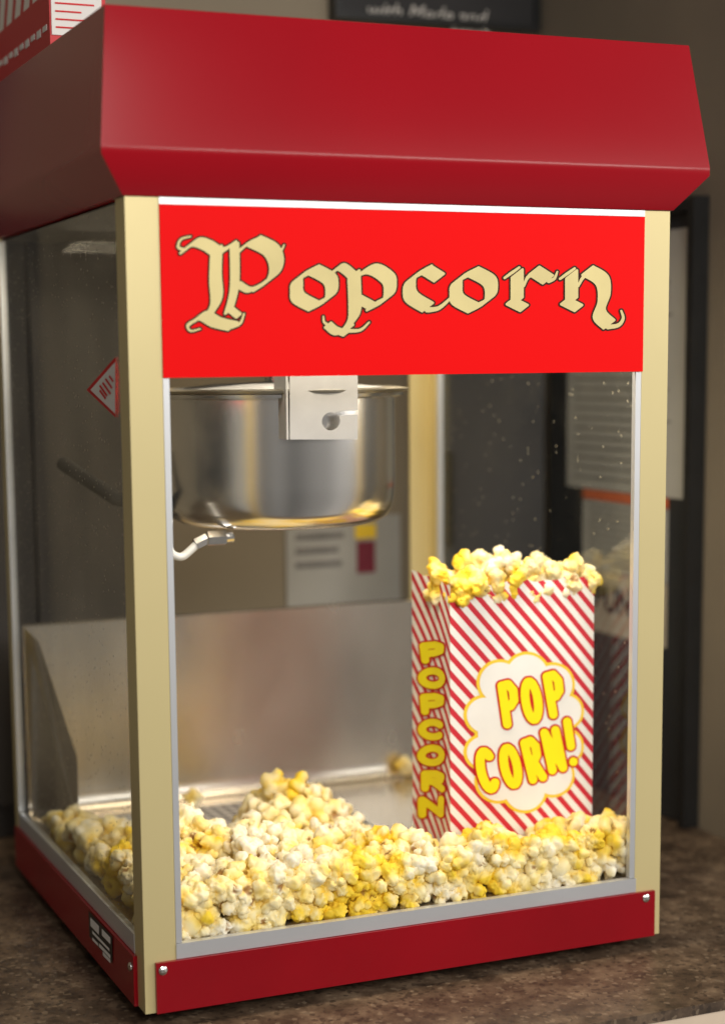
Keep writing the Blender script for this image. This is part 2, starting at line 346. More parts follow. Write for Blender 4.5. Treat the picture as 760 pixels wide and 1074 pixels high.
def screw(c,axis):
    prof=[(0,.0022),(.0022,.0018),(.0038,.0008),(.004,0),(0,0)]
    bm=lathe(prof,(0,0,0),20)
    R=Matrix.Rotation(math.radians(90),4,'X') if axis=='y' else Matrix.Rotation(math.radians(-90),4,'Y')
    bmesh.ops.transform(bm,matrix=Matrix.Translation(c)@R,verts=bm.verts)
    s=obj('screw',bm,m_steel,pm,smooth=True)
for u,v in((171,1018),(677,942)):
    p=unp(u,v,1,-.0036); screw(Vector(p),'y')
p=unp(137,1014,0,-.0036); screw(Vector((p[0],max(p[1],.03),p[2])),'x')
obj('top_trim',B(XS1,XS2,-.001,.004,ZS1+.0003,H-.0005),m_alu,pm,bevel=.0008)
obj('bottom_trim',B(XS1,XS2,-.001,.006,ZB+.0005,ZB+.0135),m_alu,pm,bevel=.001)
obj('side_trim',B(XS1+.0003,XS1+.0055,.0002,.006,ZB+.014,ZS2-.0005),m_alu,pm,bevel=.0008)
obj('side_trim',B(XS2-.0065,XS2-.0003,.0002,.006,ZB+.014,ZS2-.0005),m_alu,pm,bevel=.0008)
obj('side_glass',B(.0012,.0036,.029,D-.019,ZB+.0175,H-.003),m_gl_left,pm)
obj('side_glass',B(W-.0036,W-.0012,.029,D-.029,ZB+.0175,H-.003),m_gl_right,pm)
for x0,x1,e,tw in((-.0005,.006,.0185,.002),(W-.006,W+.0005,.0275,.005)):
    obj('side_bottom_trim',B(x0,x1,.0275,D-e,ZB+.0005,ZB+.017),m_alu,pm,bevel=.001)
    obj('side_upright_trim',B(x0,x1,D-e-tw,D-e,ZB+.018,H-.003),m_alu,pm,bevel=.0006)
# sign
sg=obj('sign_panel',B(XS1+.0002,XS2-.0002,-.0012,.0014,ZS2,ZS1),m_sign,pm,bevel=.0005,seg=1)
obj('red_bounce_blocker',B(XS1+.0002,XS2-.0002,.0017,.0030,ZS2+.001,H-.003),m_plate,sg)  # unseen grey plate, added to keep red bounce off the kettle hanger
f=Field(176,664,238,362,.45)
w=15.2; A=38
def o_(dx,dy=0):
    f.nib([(331+dx,283+dy),(315+dx,292+dy),(313+dx,302+dy),(315+dx,312+dy),(331+dx,321+dy)],w,A)
    f.nib([(331+dx,283+dy),(347+dx,292+dy),(350+dx,302+dy),(347+dx,312+dy),(331+dx,321+dy)],w,A)
# capital P : wavy head stroke, double stem, bowl, foot
f.nib([(194,262),(205,254),(217,257),(230,264),(243,257)],13,A)
f.nib([(227,262),(226,290),(227,315),(218,332)],14.5,A)
f.nib([(246,258),(246,300),(240,326)],10.5,A)
f.nib([(248,266),(258,257),(268,252)],7,A)
f.nib([(267,253),(284,262),(290,276),(286,290),(272,300)],17.5,A)
f.nib([(272,300),(261,304),(250,298)],7,A)
f.nib([(202,338),(213,331),(227,338),(244,342)],13.5,A)
f.nib([(240,323),(250,331)],7,A)
f.curve([(193,262),(187,259),(190,251),(200,248)],1.8); f.curve([(205,336),(197,341),(200,347),(210,345)],1.8)
f.curve([(243,343),(252,339),(256,329)],1.9)
f.curve([(288,268),(294,264),(298,257)],1.8)
o_(-2)
# p
f.nib([(350,285),(358,280),(371,290)],10,A); f.nib([(371,288),(372,315),(371,332),(362,345)],w,A)
f.nib([(367,343),(354,348),(344,341)],9,A); f.curve([(346,342),(340,338),(339,332)],1.8); f.nib([(347,344),(362,350)],7,A); f.curve([(366,347),(378,346),(387,338)],2.0)
f.nib([(371,292),(389,282),(406,291),(409,301),(406,312),(390,321)],w,A); f.nib([(390,321),(375,313)],10,A)
# c
f.nib([(447,283),(432,292),(429,302),(432,312),(448,322)],w,A); f.nib([(447,283),(460,291)],14,A); f.curve([(448,325),(460,323),(472,313)],2.8)
o_(165,2)
# r
f.nib([(532,289),(541,283)],9,A); f.nib([(542,287),(542,316)],w,A); f.nib([(535,316),(549,323)],11,A); f.curve([(561,286),(553,291),(549,300)],2.4)
f.nib([(560,284),(574,293)],14.5,A); f.curve([(575,295),(581,292),(584,285)],2.0)
# n
f.nib([(590,290),(599,284)],9,A); f.nib([(599,288),(599,316)],w,A); f.nib([(592,316),(606,323)],11,A); f.curve([(618,287),(611,291),(606,300)],2.4)
f.nib([(616,284),(631,294),(633,312),(628,329),(638,340)],w,A); f.curve([(637,343),(648,341),(653,334),(651,326)],2.4)
def sgn(off): return lambda V: unpv(V[:,0],V[:,1],1,off)
sheet('letter_outline',f,1.7,sgn(-.0016),m_dark,sg)
sheet('lettering',f,0,sgn(-.0021),m_cream,sg)
# tray, screen, rear deflector
obj('tray',B(.008,W-.008,.007,D-.012,ZT-.004,ZT),m_sheet,pm,bevel=.001)
obj('sifting_screen',B(.06,.33,.19,.42,ZT+.0005,ZT+.0025),m_perf,pm)
bm=bmesh.new()
zt_=unp(430,630,1,D-.012)[2]
prof=[(D-.022,ZT+.001),(D-.017,ZT+.003),(D-.0135,ZT+.009),(D-.012,ZT+.02),(D-.012,zt_),(D-.0075,zt_+.002)]
cols=[]
for x in(.012,.488): cols.append([bm.verts.new((x,y,z)) for y,z in prof])
for i in range(len(prof)-1): bm.faces.new((cols[0][i],cols[1][i],cols[1][i+1],cols[0][i+1]))
obj('rear_deflector',bm,m_sheet,pm,smooth=True)
bm=bmesh.new(); vs=[bm.verts.new(p) for p in((.013,D-.024,ZT+.001),(.013,D-.014,zt_),(.02,D-.05,zt_-.01),(.045,D-.10,ZT+.08),(.045,D-.10,ZT+.001))]
bm.faces.new(vs); obj('deflector_wing',bm,m_sheet,pm)
# kettle
kc=unp(292,470,1,.235); KX,KY=kc[0],.235
zr=unp(292,413,1,KY)[2]; zb=unp(300,556,1,KY-.08)[2]
R=.1125
kt=obj('kettle',lathe([(0,zb),(.088,zb),(.0965,zb+.002),(.104,zb+.007),(.1095,zb+.016),(R-.0006,zb+.028),(R,zb+.04),(R,zr-.004),(R+.008,zr-.002),(R+.0085,zr+.001),(R,zr+.003),(R-.004,zr+.001),(R-.004,zb+.03),(0,zb+.02)],(0,0,0),96),m_kettle,pm,smooth=True)
kt.location=(KX,KY,0); kt['_w']=(KX,KY,0)
obj('kettle_lid',lathe([(0,zr+.012),(.06,zr+.010),(.1,zr+.006),(.106,zr+.002),(.106,zr+.0005),(0,zr+.0005)],(KX,KY,0),72),m_plate,kt,smooth=True)
obj('kettle_rim',lathe([(R+.0085,zr+.0015),(R+.013,zr+.0025),(R+.0135,zr+.0045),(R+.004,zr+.006),(R-.003,zr+.004)],(KX,KY,0),72),M('rim_steel',(.50,.45,.35),.3,1,noise=(30,.1)),kt,smooth=True)
yh=KY-R-.012
fh=Field(292,388,380,472,.5)
fh.put(lambda P:sd_poly(P,[(304,384),(375,384),(375,461),(304,461)]),(290,390,378,474))
fh.line([(347,442),(347.1,442)],9.5,'s'); fh.line([(354,434),(366,433),(384,432)],2.2,'s')
V,Fc=fh.mesh(0); P=unpv(V[:,0],V[:,1],1,yh); me=bpy.data.meshes.new('hanger'); me.from_pydata([tuple(p) for p in P],[],Fc)
bm=bmesh.new(); bm.from_mesh(me); bmesh.ops.remove_doubles(bm,verts=bm.verts,dist=1e-5)
ext=bmesh.ops.extrude_face_region(bm,geom=bm.faces[:]); bmesh.ops.translate(bm,vec=(0,.002,0),verts=[e for e in ext['geom'] if isinstance(e,bmesh.types.BMVert)])
obj('hanger_plate',bm,m_hang,kt)
pa=unp(303,384,1,yh); pb=unp(303,461,1,yh)
obj('hanger_flange',B(pb[0]-.0022,pb[0]-.0002,yh,yh+.03,pb[2],H-.004),m_hang,kt)
obj('drive_housing',B(KX-.1,KX+.09,KY-.06,KY+.06,zr+.03,H-.003),m_hang,pm,bevel=.003)
obj('drive_shaft',cyl_between((KX,KY,zr+.01),(KX,KY,zr+.032),.012),m_steel,pm,smooth=True)
h0=unp(122,523,1,KY+.02); h1=unp(66,486,1,KY+.10)
obj('kettle_handle',tube([(KX-R*.97,KY+.01,h0[2]-.012),tuple(h0),tuple(h1)],.007,12,1),m_rubber,kt,smooth=True)
hy=KY-.06
pts=[unp(u,v,1,hy) for u,v in((177,545),(175,562),(179,579),(190,584),(201,576),(210,567))]
obj('hose',tube([tuple(p) for p in pts],.0038),m_hose,kt,smooth=True)
q=[unp(u,v,1,hy) for u,v in((205,571),(217,565),(222,565),(236,564),(244,563))]
obj('hose_fitting',cyl_between(tuple(q[0]),tuple(q[1]),.0056,6),m_steel,kt)
obj('hose_fitting',cyl_between(tuple(q[1]),tuple(q[3]),.0072,6),m_steel,kt)
obj('hose_fitting',cyl_between(tuple(q[3]),tuple(q[4]),.005,12),m_steel,kt)
def pq(pts,ax,val): return quad([tuple(unp(u,v,ax,val)) for u,v in pts])
st=obj('warning_sticker',pq([(91,409),(121.5,374),(121.5,438)],0,.0002),m_red,pm)
obj('sticker_face',pq([(95,409),(121,379.5),(121,434)],0,-.0003),m_paper,st)
bm=bmesh.new()
for (u,v,l) in((104,405,11),(107,402,12),(110,398,10),(104,410,9),(114,395,6)):
    bm.faces.new([bm.verts.new(tuple(unp(a,b,0,-.0007))) for a,b in((u,v),(u+1.3,v-1.5),(u+1.3+l*.7,v-1.5+l),(u+l*.7,v+l))])
obj('sticker_print',bm,m_red,st)
rp=obj('rating_plate',pq([(93,955),(118,982),(118,1010),(94,982)],0,-.0042),m_black,pm)
bm=bmesh.new()
for (u,v,uw,vh) in((95,962,9,9),(107,974,9,7),(97,976,18,3),(104,989,12,4),(97,983,6,3),(108,998,8,4)):
    bm.faces.new([bm.verts.new(tuple(unp(a,b,0,-.0046))) for a,b in((u,v),(u+uw,v+uw*1.05),(u+uw,v+vh+uw*1.05),(u,v+vh))])
obj('plate_print',bm,m_paper,rp)
# ================================================================= POPCORN BAG
BX0,BX1,BY0,BY1,BZ0,BZ1=.332,.487,.10,.183,ZT+.001,.328
bag=thing('popcorn_bag','upright red and white striped paper bag overflowing with popcorn inside the machine','bag',((BX0+BX1)/2,(BY0+BY1)/2,BZ0))
def fy(x,z):
    u=np.clip((x-BX0)/(BX1-BX0),0,1); v=np.clip((z-BZ0)/(BZ1-BZ0),0,1)
    return BY0-.0045*np.sin(math.pi*u)*np.sin(math.pi*np.clip(v*.9+.1,0,1))+.0007*np.sin(u*9+v*5)*np.sin(math.pi*u)
def gx(y,z):
    t=np.clip((y-BY0)/(BY1-BY0),0,1)
    return BX0+.003*np.sin(math.pi*t)
bm=bmesh.new(); uvl=bm.loops.layers.uv.new('UVMap')
def grid(fn,nu,nv,uoff,ulen):
    V=[[None]*(nv+1) for _ in range(nu+1)]; UV={}
    for i in range(nu+1):
        for j in range(nv+1):
            p=fn(i/nu,j/nv); v=bm.verts.new(p); V[i][j]=v; UV[v]=(uoff+ulen*i/nu,p[2])
    for i in range(nu):
        for j in range(nv):
            fc=bm.faces.new((V[i][j],V[i+1][j],V[i+1][j+1],V[i][j+1]))
            for l in fc.loops: l[uvl].uv=UV[l.vert]
def ztop(u):
    d=.024*max(0,1-abs(u-.06)/.11)
    return BZ1-d+.0014*math.sin(u*17)+.001*math.sin(u*41)
def ffront(u,v):
    x=BX0+(BX1-BX0)*u; z=BZ0+(ztop(u)-BZ0)*v; return (x,float(fy(x,z)),z)
def fleft(u,v):
    y=BY1+(BY0-BY1)*u; z=BZ0+(BZ1+.006*(1-u)**2+.001*math.sin(u*20)-BZ0)*v; return (float(gx(y,z)),y,z)
def fright(u,v):
    y=BY0+(BY1-BY0)*u; z=BZ0+(BZ1-BZ0)*v; return (BX1-.003*math.sin(math.pi*u),y,z)
def fback(u,v):
    return (BX1+(BX0-BX1)*u,BY1,BZ0+(BZ1-.004-BZ0)*v)
grid(fleft,8,24,-.075,.075); grid(ffront,36,40,0,.155); grid(fright,8,24,.155,.075); grid(fback,10,24,.23,.155)
me=bpy.data.meshes.new('paper_body'); bm.to_mesh(me); bm.free(); me.materials.append(m_bag)
for p in me.polygons:p.use_smooth=True
body=link(bpy.data.objects.new('paper_body',me),bag)
def fm(off):
    def g(V):
        P=unpv(V[:,0],V[:,1],1,BY0-.003); P[:,1]=fy(P[:,0],P[:,2])-off; return P
    return g
def gm(off):
    def g(V):
        P=unpv(V[:,0],V[:,1],0,BX0+.002); P[:,0]=gx(P[:,1],P[:,2])-off; return P
    return g
cl=Field(480,620,672,864,.8)
for x,y,r in((524,716,22),(552,708,22),(579,718,21),(593,746,17),(593,783,17),(579,813,21),(549,828,22),(521,819,21),(506,789,17),(508,750,19),(548,768,48),(548,740,30),(545,800,30)):
    cl.line([(x,y),(x+.1,y)],r)
emb=sheet('cloud_emblem',cl,2.6,fm(.0006),m_bandgold,bag)
sheet('cloud_face',cl,-.6,fm(.001),m_wht,emb)
def ell(n=18,a0=0,a1=360,rx=.42,ry=.47): return [(.5+rx*math.cos(math.radians(a0+(a1-a0)*i/n)),.5+ry*math.sin(math.radians(a0+(a1-a0)*i/n))) for i in range(n+1)]
GL={'P':[[(.15,1),(.12,.02),(.65,.0),(.98,.16),(.95,.42),(.6,.55),(.17,.56)]],
 'O':[ell(rx=.5,ry=.5)],'C':[ell(16,45,315,.5,.5)],
 'R':[[(.15,1),(.12,.02),(.65,.0),(.95,.16),(.9,.4),(.6,.52),(.17,.53)],[(.5,.53),(1.0,1)]],
 'N':[[(.03,1),(.05,.0),(.92,1),(.97,0)]],'!':[[(.58,0),(.48,.6)],[(.45,.99),(.46,.99)]]}
def put(fld,ch,x0,y0,w,h,r,rot=0):
    c,s=math.cos(math.radians(rot)),math.sin(math.radians(rot)); mx,my=x0+w/2,y0+h/2
    for pl in GL[ch]:
        q=[]
        for a,b in pl:
            dx=r+a*(w-2*r)-w/2; dy=r+b*(h-2*r)-h/2; q.append((mx+dx*c-dy*s,my+dx*s+dy*c))
        fld.line(q,r)
tf=Field(490,614,696,846,.5)
for ch,x,y,w_,h_,rt_ in(('P',521,713,22,50,-7),('O',545,710,22,49,-8),('P',569,703,22,50,-9),
   ('C',499,783,22,49,-12),('O',522.5,779,22,48,-12),('R',546,772,22,49,-13),('N',568.5,762,22,49,-13),('!',591,752,12,52,-10)):
    put(tf,ch,x,y,w_,h_,4.5,rt_)
sheet('emblem_letter_outline',tf,2.0,fm(.0014),m_red,emb)
sheet('emblem_lettering',tf,.1,fm(.0018),m_yel,emb)
sf=Field(430,476,656,880,.45)
for i,ch in enumerate('POPCORN'):
    put(sf,ch,439+(i%2)*.6,673+i*27.0,28.5,22.5,3.6,(-4,3,-2,4,-3,2,-2)[i])
so=sheet('side_letter_outline',sf,1.9,gm(.0006),m_red,bag)
sheet('side_lettering',sf,.2,gm(.001),m_yel,so)
# ================================================================= POPCORN
def kernel(seed,sub):
    rn=random.Random(seed); bm=bmesh.new(); bmesh.ops.create_icosphere(bm,subdivisions=sub,radius=1)
    lobes=[]; n=rn.randint(5,8); dirs=[]; tries=0
    while len(dirs)<n and tries<4000:
        tries+=1
        d=Vector((rn.gauss(0,1),rn.gauss(0,1),rn.gauss(0,.8))).normalized()
        if all(d.dot(e)<.5 for e in dirs): dirs.append(d)
    for d in dirs:
        L=rn.uniform(.34,.72); R=rn.uniform(.32,.52); lobes.append((d*L,R))
        if rn.random()<.5:
            e=(d+Vector((rn.gauss(0,.4),rn.gauss(0,.4),rn.gauss(0,.4)))).normalized()
            lobes.append((e*L*rn.uniform(.95,1.2),R*rn.uniform(.5,.75)))
    hd=Vector((rn.gauss(0,1),rn.gauss(0,1),rn.gauss(0,1))).normalized()
    V=[];cr=[]
    for v in bm.verts:
        d=v.co.normalized(); hs=[.42]
        wv=d+.24*Vector((mnoise.noise(d*3.4+Vector((seed,0,0))),mnoise.noise(d*3.4+Vector((0,seed,9))),mnoise.noise(d*3.4+Vector((5,0,seed))))); wv.normalize()
        for c,R in lobes:
            b=wv.dot(c); q=R*R-c.length_squared+b*b
            if q>0: hs.append(b+math.sqrt(q))
        hs.sort(reverse=True); k=20.
        r=hs[0]+math.log(sum(math.exp(k*(h-hs[0])) for h in hs))/k
        f1=mnoise.noise(wv*3.3+Vector((seed*7.1,0,0))); f2=mnoise.noise(wv*5.6+Vector((seed*3.3,5,0))); n4=mnoise.noise(d*13+Vector((seed*1.3,2,4)))
        fold=max(0,1-abs(f1)*6.5); fold2=max(0,1-abs(f2)*5.5)
        r+=.10*f1+.06*f2+.035*n4-.085*fold-.05*fold2
        V.append(d*max(r,.3))
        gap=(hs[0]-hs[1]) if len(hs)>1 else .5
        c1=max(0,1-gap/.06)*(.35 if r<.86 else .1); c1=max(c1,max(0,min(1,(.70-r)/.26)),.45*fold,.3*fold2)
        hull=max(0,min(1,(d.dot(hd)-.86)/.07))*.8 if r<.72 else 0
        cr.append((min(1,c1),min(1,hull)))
    mx=np.sort([v.length for v in V])[int(len(V)*.98)]; V=np.array([tuple(v/mx) for v in V]); Fc=np.array([[w.index for w in f.verts] for f in bm.faces]); bm.free()
    return V,Fc,np.array(cr)
def fill_mesh(name,V,Fc,cr):
    me=bpy.data.meshes.new(name); me.vertices.add(len(V)); me.vertices.foreach_set('co',V.astype(np.float32).ravel())
    me.loops.add(len(Fc)*3); me.loops.foreach_set('vertex_index',Fc.astype(np.int32).ravel())
    me.polygons.add(len(Fc)); me.polygons.foreach_set('loop_start',np.arange(0,len(Fc)*3,3,dtype=np.int32))
    me.polygons.foreach_set('use_smooth',np.ones(len(Fc),dtype=bool))
    me.update(calc_edges=True)
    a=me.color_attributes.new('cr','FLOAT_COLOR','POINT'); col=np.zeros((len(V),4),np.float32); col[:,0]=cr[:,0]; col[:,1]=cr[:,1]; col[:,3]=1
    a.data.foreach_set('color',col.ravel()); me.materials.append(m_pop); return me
NV=11
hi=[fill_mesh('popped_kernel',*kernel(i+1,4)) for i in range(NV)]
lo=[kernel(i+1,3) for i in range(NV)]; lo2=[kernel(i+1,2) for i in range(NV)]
YEX=[0,.05,.10,.14,.17,.20,.25,.28,.30,.325,.5]; YEY=[.43,.38,.31,.25,.26,.32,.34,.25,.165,.13,.135]
def topz(x,y):
    e=np.interp(x,YEX,YEY)+.02*mnoise.noise(Vector((x*25,0,0))); t=y/e
    if t>1: return None
    T=(.042+.008*min(1,x/.12))*(1-t**4)+.020*mnoise.noise(Vector((x*17,y*17,3)))+.034*math.exp(-((x-.215)/.06)**2-((y-.24)/.07)**2)+.014*math.exp(-((x-.10)/.05)**2-((y-.16)/.07)**2)
    T-=.018*math.exp(-((x-.295)/.035)**2)*min(1,max(0,(y-.03)/.06))
    return ZT+max(T,.004)
pieces=[]
sp=.0186
def inbag(x,y): return BX0-.012<x<BX1+.012 and BY0-.013<y<BY1+.012
for k in range(5):
    for i in range(28):
        for j in range(26):
            x=.012+(i+.5*(j%2))*sp+random.uniform(-.006,.006)+(k%2)*.009; y=.020+j*sp*.93+random.uniform(-.006,.006)+(k%2)*.008
            s=random.uniform(.0118,.018); x=min(max(x,.0062+s*.92),W-.0065-s); y=max(y,.006+s)
            if inbag(x,y): continue
            t=topz(x,y)
            if t is None: continue
            z=t-.011-k*.015+random.uniform(-.006,.006)
            if z<ZT+.008:
                if k: continue
                z=ZT+s*.72
            pieces.append((x,y,z,s,k))
for r_ in range(3):      # rows pressed against the front
    for i in range(27):
        s=random.uniform(.0115,.016); x=.02+i*.0175+random.uniform(-.004,.004)+(r_%2)*.008
        if x>W-.02: continue
        pieces.append((x,.0055+s*random.uniform(.88,1.0),ZT+.0085+r_*.0140+random.uniform(-.003,.003),s,0))
def rotm(): return Matrix.Rotation(random.uniform(0,6.28),3,'X')@Matrix.Rotation(random.uniform(0,6.28),3,'Y')@Matrix.Rotation(random.uniform(0,6.28),3,'Z')
vis=[p for p in pieces if p[4]==0]
vis.sort(key=lambda p:np.linalg.norm(np.array(p[:3])-CAM))
ind=vis[:230]; ids=set(map(id,ind)); rest=[p for p in pieces if id(p) not in ids]
def place(x,y,z,s,label,group):
    o=bpy.data.objects.new('popped_kernel',random.choice(hi)); C.objects.link(o); o.location=(x,y,z)
    o.rotation_euler=rotm().to_euler(); o.scale=(s*random.uniform(.88,1.14),s*random.uniform(.88,1.14),s); o['label']=label; o['category']='popcorn'
    if group:o['group']=group
    return o
for x,y,z,s,k in ind: place(x,y,z,s,'popped kernel lying in the front of the loose heap just behind the front opening','popcorn pieces in the front of the heap')
VV=[];FF=[];CC=[];base=0
for x,y,z,s,k in rest:
    V,Fc,cr=(lo if k==0 else lo2)[random.randrange(NV)]; R3=np.array(rotm())
    VV.append(V@R3.T*s+np.array((x,y,z))); FF.append(Fc+base); CC.append(cr); base+=len(V)
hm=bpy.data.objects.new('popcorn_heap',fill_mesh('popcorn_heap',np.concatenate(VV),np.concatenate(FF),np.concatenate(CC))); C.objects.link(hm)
hm['kind']='stuff'; hm['label']='loose yellow and white popcorn making up the back of the heap on the tray'; hm['category']='popcorn'
for (u,v,lab) in((203,838,'single popped kernel lying apart on the perforated screen behind the heap'),(426,806,'single popped kernel on the bare tray beside the bag near the back'),(121,831,'single popped kernel on the tray seen past the left gold post')):
    q=unp(u,v,2,ZT+.011); place(q[0],q[1],ZT+.0125,.014,lab,None)
lst=[]
for k,(z,nx,ny,x0,x1) in enumerate(((BZ1-.013,8,4,BX0+.010,BX1-.010),(BZ1+.002,8,3,BX0+.010,BX1-.003),(BZ1+.012,6,2,BX0+.026,BX1-.022))):
    for i in range(nx):
        for j in range(ny):
            x=x0+(x1-x0)*(i/(nx-1))+random.uniform(-.004,.004); y=BY0+.010+(BY1-BY0-.02)*(j/(max(ny-1,1)))+random.uniform(-.004,.004)
            zz=z+random.uniform(-.004,.004)
            if k>=1: zz-=.009*abs((x-(BX0+.5*(BX1-BX0)))/.0775)**2
            lst.append((x,y+(k==1)*-.004,zz,random.uniform(.0118,.015)))
lst+=[(BX0+.010,BY0-.002,BZ1-.012,.012),(BX0+.024,BY0-.004,BZ1-.002,.012),(BX1+.001,BY0+.012,BZ1+.002,.0115),(BX0+.004,BY0+.03,BZ1+.004,.012)]
for x,y,z,s in lst: place(x,y,z,s,'popped kernel heaped in the open mouth of the striped paper bag','popcorn pieces in the mouth of the bag')
# ================================================================= BACKGROUND THINGS
zsp=unp(30,8,0,.008)[2]; zla=unp(84,38,1,.2535)[2]; xla=unp(107,20,1,.2535)[0]
m_carton=carton_mat(zsp)
cb=thing('carton','red printed carton with white stripes standing on the machine lid at the left','carton',(.03,.38,Z2+.001))
obj('carton_body',B(.008,max(.06,xla+.004),.255,.5,Z2+.001,Z2+.22),m_carton,cb,bevel=.001)
la=obj('carton_label',B(.0095,xla,.2535,.2548,zla,Z2+.2),m_paper,cb)
bm=bmesh.new()
for k in range(9): box(bm,.013,xla-.007-.006*(k%3),.2529,.2534,zla+.006+k*.007,zla+.0074+k*.007)
obj('label_print',bm,m_red,la)
bm=bmesh.new()
for k in range(9): box(bm,.0073,.0078,.265+k*.024,.265+.015+k*.024,zsp-.033-(k%2)*.002,zsp-.028)
obj('carton_print',bm,m_paper,cb)
a=unp(350,0,1,YB-.02); b=unp(564,34,1,YB-.02)
ch=thing('chalkboard','dark chalkboard sign with white handwriting hanging on the wall behind the lid','sign',((a[0]+b[0])/2,YB-.001,b[2]))
obj('slate',B(a[0]+.008,b[0]-.008,YB-.02,YB-.001,b[2]+.008,b[2]+.4),m_slate,ch)
bm=bmesh.new(); box(bm,a[0],b[0],YB-.026,YB-.001,b[2],b[2]+.008); box(bm,a[0],a[0]+.008,YB-.026,YB-.001,b[2]+.008,b[2]+.41); box(bm,b[0]-.008,b[0],YB-.026,YB-.001,b[2]+.008,b[2]+.41)
obj('frame',bm,m_black,ch)
def tm(p,sx=1): return Matrix.Translation(Vector(p))@Matrix.Rotation(math.radians(90),4,'X')
p=unp(383,18,1,YB-.021); text('chalk_writing','with Mede and',.028,tm(p),m_chalk,ch,shear=.3)
p=unp(470,40,1,YB-.021); text('chalk_writing','Fresh',.026,tm(p),m_chalk,ch,shear=.3)
a=unp(-90,640,1,YB-.11); b=unp(150,200,1,YB-.11)
cab=thing('dark_cupboard','dark brown cupboard standing behind the machine at the left','cupboard',((a[0]+b[0])/2,YB-.06,ZC))
obj('carcass',B(a[0],b[0],YB-.10,YB-.002,ZC+.001,.9),m_brown,cab,bevel=.003)
mid=(a[0]+b[0])/2
obj('door',B(a[0]+.006,mid-.003,YB-.115,YB-.101,.03,.88),m_brown,cab,bevel=.004); obj('door',B(mid+.003,b[0]-.006,YB-.115,YB-.101,.03,.88),m_brown,cab,bevel=.004)
a=unp(452,640,1,YB-.06)
gc=thing('grey_cabinet','dark grey panel fronted cabinet standing in the corner behind the machine','cabinet',(a[0]+.15,YB-.03,ZC))
obj('carcass',B(a[0],XR-.016,YB-.06,YB-.002,ZC+.001,.80),m_grey,gc,bevel=.003)
obj('handle',B(a[0]+.02,a[0]+.026,YB-.075,YB-.0605,.3,.42),m_black,gc,bevel=.002)
a=unp(300,545,1,YB-.006); b=unp(420,640,1,YB-.006)
ps=thing('poster','white poster with a yellow and maroon block on the wall behind the machine','poster',((a[0]+b[0])/2,YB-.003,b[2]))
obj('sheet',B(a[0],b[0],YB-.006,YB-.002,b[2]-.03,a[2]),m_greypaper,ps)
def pr(u0,v0,u1,v1,mat,nm='printed_block'):
    c=unp(u0,v0,1,YB-.0068); d=unp(u1,v1,1,YB-.0068); obj(nm,B(c[0],d[0],YB-.0078,YB-.0066,d[2],c[2]),mat,ps)
pr(372,550,394,564,m_bandgold); pr(374,568,393,600,m_maroon); pr(310,560,360,564,m_ink,'printed_lines'); pr(310,575,355,579,m_ink,'printed_lines'); pr(310,590,358,593,m_ink,'printed_lines')
XN=XR-.012
n0=unp(735,205,0,XN)
yb1=YB-.066
nb=thing('notice_board','tall black framed notice board against the right hand wall','notice board',(XN,(n0[1]+yb1)/2,ZC))
obj('board',B(XN,XR-.001,n0[1]+.012,yb1,ZC+.002,n0[2]-.015),m_board,nb)
bm=bmesh.new(); box(bm,XN-.01,XR-.001,n0[1],n0[1]+.0118,ZC+.001,n0[2]); box(bm,XN-.01,XR-.001,n0[1]+.012,yb1,n0[2]-.0148,n0[2]-.002)
obj('frame',bm,m_black,nb,bevel=.002)
def wr(u0,u1,vt,ut,vb,ub,x,mat,name,parent=None):
    ya=unp(u1,500,0,x)[1]; yb=unp(u0,500,0,x)[1]; z1=unp(ut,vt,0,x)[2]; z0=unp(ub,vb,0,x)[2]
    return obj(name,B(x,x+.0012,ya,yb,z0,z1),mat,parent),(ya,yb,z0,z1)
def lines(o,bx,x,n,mat):
    ya,yb,z0,z1=bx; bm=bmesh.new(); h=(z1-z0)/(n+1)
    for k in range(n):
        z=z1-h*(k+.8); L=(yb-ya)*(.62+.22*((k*37)%10)/10); box(bm,x-.0009,x-.0003,yb-(yb-ya)*.08-L,yb-(yb-ya)*.08,z-h*.12,z+h*.12)
    obj('printed_lines',bm,mat,o)
o,bx=wr(594,716,240,710,515,640,XN-.002,m_greypaper,'notice_paper'); lines(o,bx,XN-.002,24,m_ink); tag(o,'large pale printed notice pinned highest on the black notice board','paper')
o,bx=wr(611,700,527,640,601,640,XN-.002,m_greypaper,'notice_paper'); lines(o,bx,XN-.002,9,m_ink)
o2,_=wr(611,700,516,640,526,640,XN-.0025,m_orange,'header_strip',o); tag(o,'smaller notice with an orange header strip pinned below the large one','paper')
o,bx=wr(622,700,604,650,668,650,XN-.002,m_beige,'brand_card'); tag(o,'beige card printed with bold dark capital letters lowest on the notice board','card')
ya,yb,z0,z1=bx
mt=Matrix(((0,0,-1,XN-.003),(-1,0,0,yb-.004),(0,1,0,z0+(z1-z0)*.38),(0,0,0,1)))
text('card_lettering','BUNN',.044,mt,m_black,o,offset=.0018)
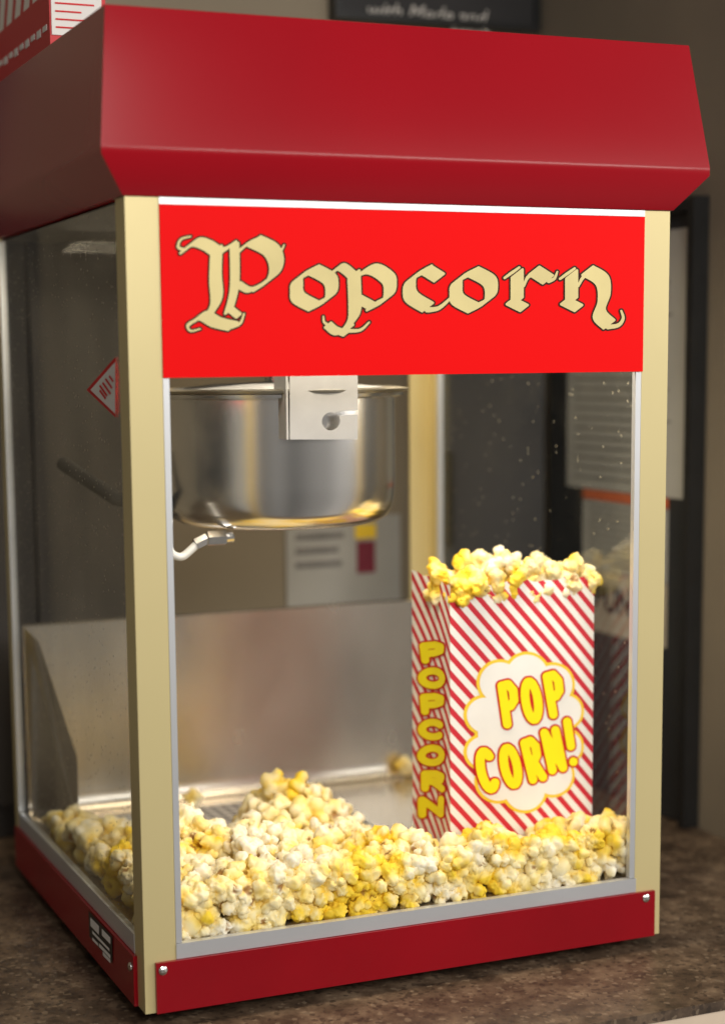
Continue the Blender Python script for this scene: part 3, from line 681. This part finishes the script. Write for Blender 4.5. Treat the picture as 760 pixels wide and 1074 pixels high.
# ================================================================= LIGHTS / WORLD / CAMERA
w_=bpy.data.worlds.new('World'); scene.world=w_; w_.use_nodes=True
nt=w_.node_tree; bg=nt.nodes['Background']; bg.inputs['Strength'].default_value=.5
tc=nt.nodes.new('ShaderNodeTexCoord'); sx=nt.nodes.new('ShaderNodeSeparateXYZ'); nt.links.new(tc.outputs['Generated'],sx.inputs[0])
at=nt.nodes.new('ShaderNodeMath'); at.operation='ARCTAN2'; nt.links.new(sx.outputs['Y'],at.inputs[0]); nt.links.new(sx.outputs['X'],at.inputs[1])
md=nt.nodes.new('ShaderNodeMath'); md.operation='MULTIPLY_ADD'; md.inputs[1].default_value=1/(2*math.pi); md.inputs[2].default_value=.5; nt.links.new(at.outputs[0],md.inputs[0])
rp_=nt.nodes.new('ShaderNodeValToRGB'); nt.links.new(md.outputs[0],rp_.inputs['Fac']); e=rp_.color_ramp.elements
def gcol(v): return (v,v*.95,v*.88,1)
e[0].position=0; e[0].color=gcol(.06); e[1].position=1; e[1].color=gcol(.06)
for p_,v in((.05,.06),(.08,.9),(.12,1.0),(.145,.2),(.19,.6),(.23,.2),(.29,.55),(.33,.6),(.36,1.0),(.40,1.0),(.44,.15),(.55,.25),(.75,.4),(.93,.12)):
    k=e.new(p_); k.color=gcol(v)
zr_=nt.nodes.new('ShaderNodeValToRGB'); nt.links.new(sx.outputs['Z'],zr_.inputs['Fac']); ez=zr_.color_ramp.elements
ez[0].position=.0; ez[0].color=(.2,.2,.2,1); ez[1].position=1; ez[1].color=(.2,.2,.2,1)
for p_,v in((.06,.25),(.10,.7),(.19,.7),(.27,.18)):
    k=ez.new(p_); k.color=(v,v,v,1)
mm=nt.nodes.new('ShaderNodeVectorMath'); mm.operation='MULTIPLY'; nt.links.new(rp_.outputs['Color'],mm.inputs[0]); nt.links.new(zr_.outputs['Color'],mm.inputs[1])
sc_=nt.nodes.new('ShaderNodeVectorMath'); sc_.operation='SCALE'; sc_.inputs['Scale'].default_value=3.8; nt.links.new(mm.outputs[0],sc_.inputs[0])
nt.links.new(sc_.outputs[0],bg.inputs['Color'])
def area(name,loc,tgt,sx,sy,power,col):
    l=bpy.data.lights.new(name,'AREA'); l.shape='RECTANGLE'; l.size=sx; l.size_y=sy; l.energy=power; l.color=col
    o=bpy.data.objects.new(name,l); C.objects.link(o); o.location=loc
    o.rotation_euler=(Vector(tgt)-Vector(loc)).to_track_quat('-Z','Y').to_euler(); return o
area('front_window_light',(.02,-2.2,1.35),(.28,.1,.38),.9,1.0,36,(1,.97,.92))
area('right_window_light',(2.2,-1.15,1.0),(.25,.15,.35),.7,1.1,22,(1,.97,.93))
area('lid_crease_light',(1.25,-2.1,1.02),(.25,0,.7),1.2,.22,7,(1,.96,.9))  # added strip with no real source, puts a highlight on the lid crease
area('cabinet_front_lamp',(.27,.045,H-.012),(.27,.15,.1),.36,.05,2.7,(1,.87,.66))
area('deflector_fill_light',(.25,.40,H-.012),(.25,.33,.1),.40,.06,1.1,(1,.84,.60))  # extra strip, added to light the rear deflector
cd=bpy.data.cameras.new('camera'); co=bpy.data.objects.new('camera',cd); C.objects.link(co); scene.camera=co
cd.sensor_fit='VERTICAL'; cd.sensor_height=24; cd.lens=24*F_/1074; cd.shift_x=(380-CX)/1074; cd.shift_y=(CY-537)/1074
cd.clip_start=.05; cd.clip_end=50
co.matrix_world=Matrix(((rt[0],up[0],-fw[0],CAM[0]),(rt[1],up[1],-fw[1],CAM[1]),(rt[2],up[2],-fw[2],CAM[2]),(0,0,0,1)))
cd.dof.use_dof=True; cd.dof.focus_distance=1.50; cd.dof.aperture_fstop=1.8
for o in list(bpy.data.objects):
    if '_w' in o.keys(): del o['_w']
scene.view_settings.view_transform='Standard'; scene.view_settings.look='None'; scene.view_settings.exposure=0
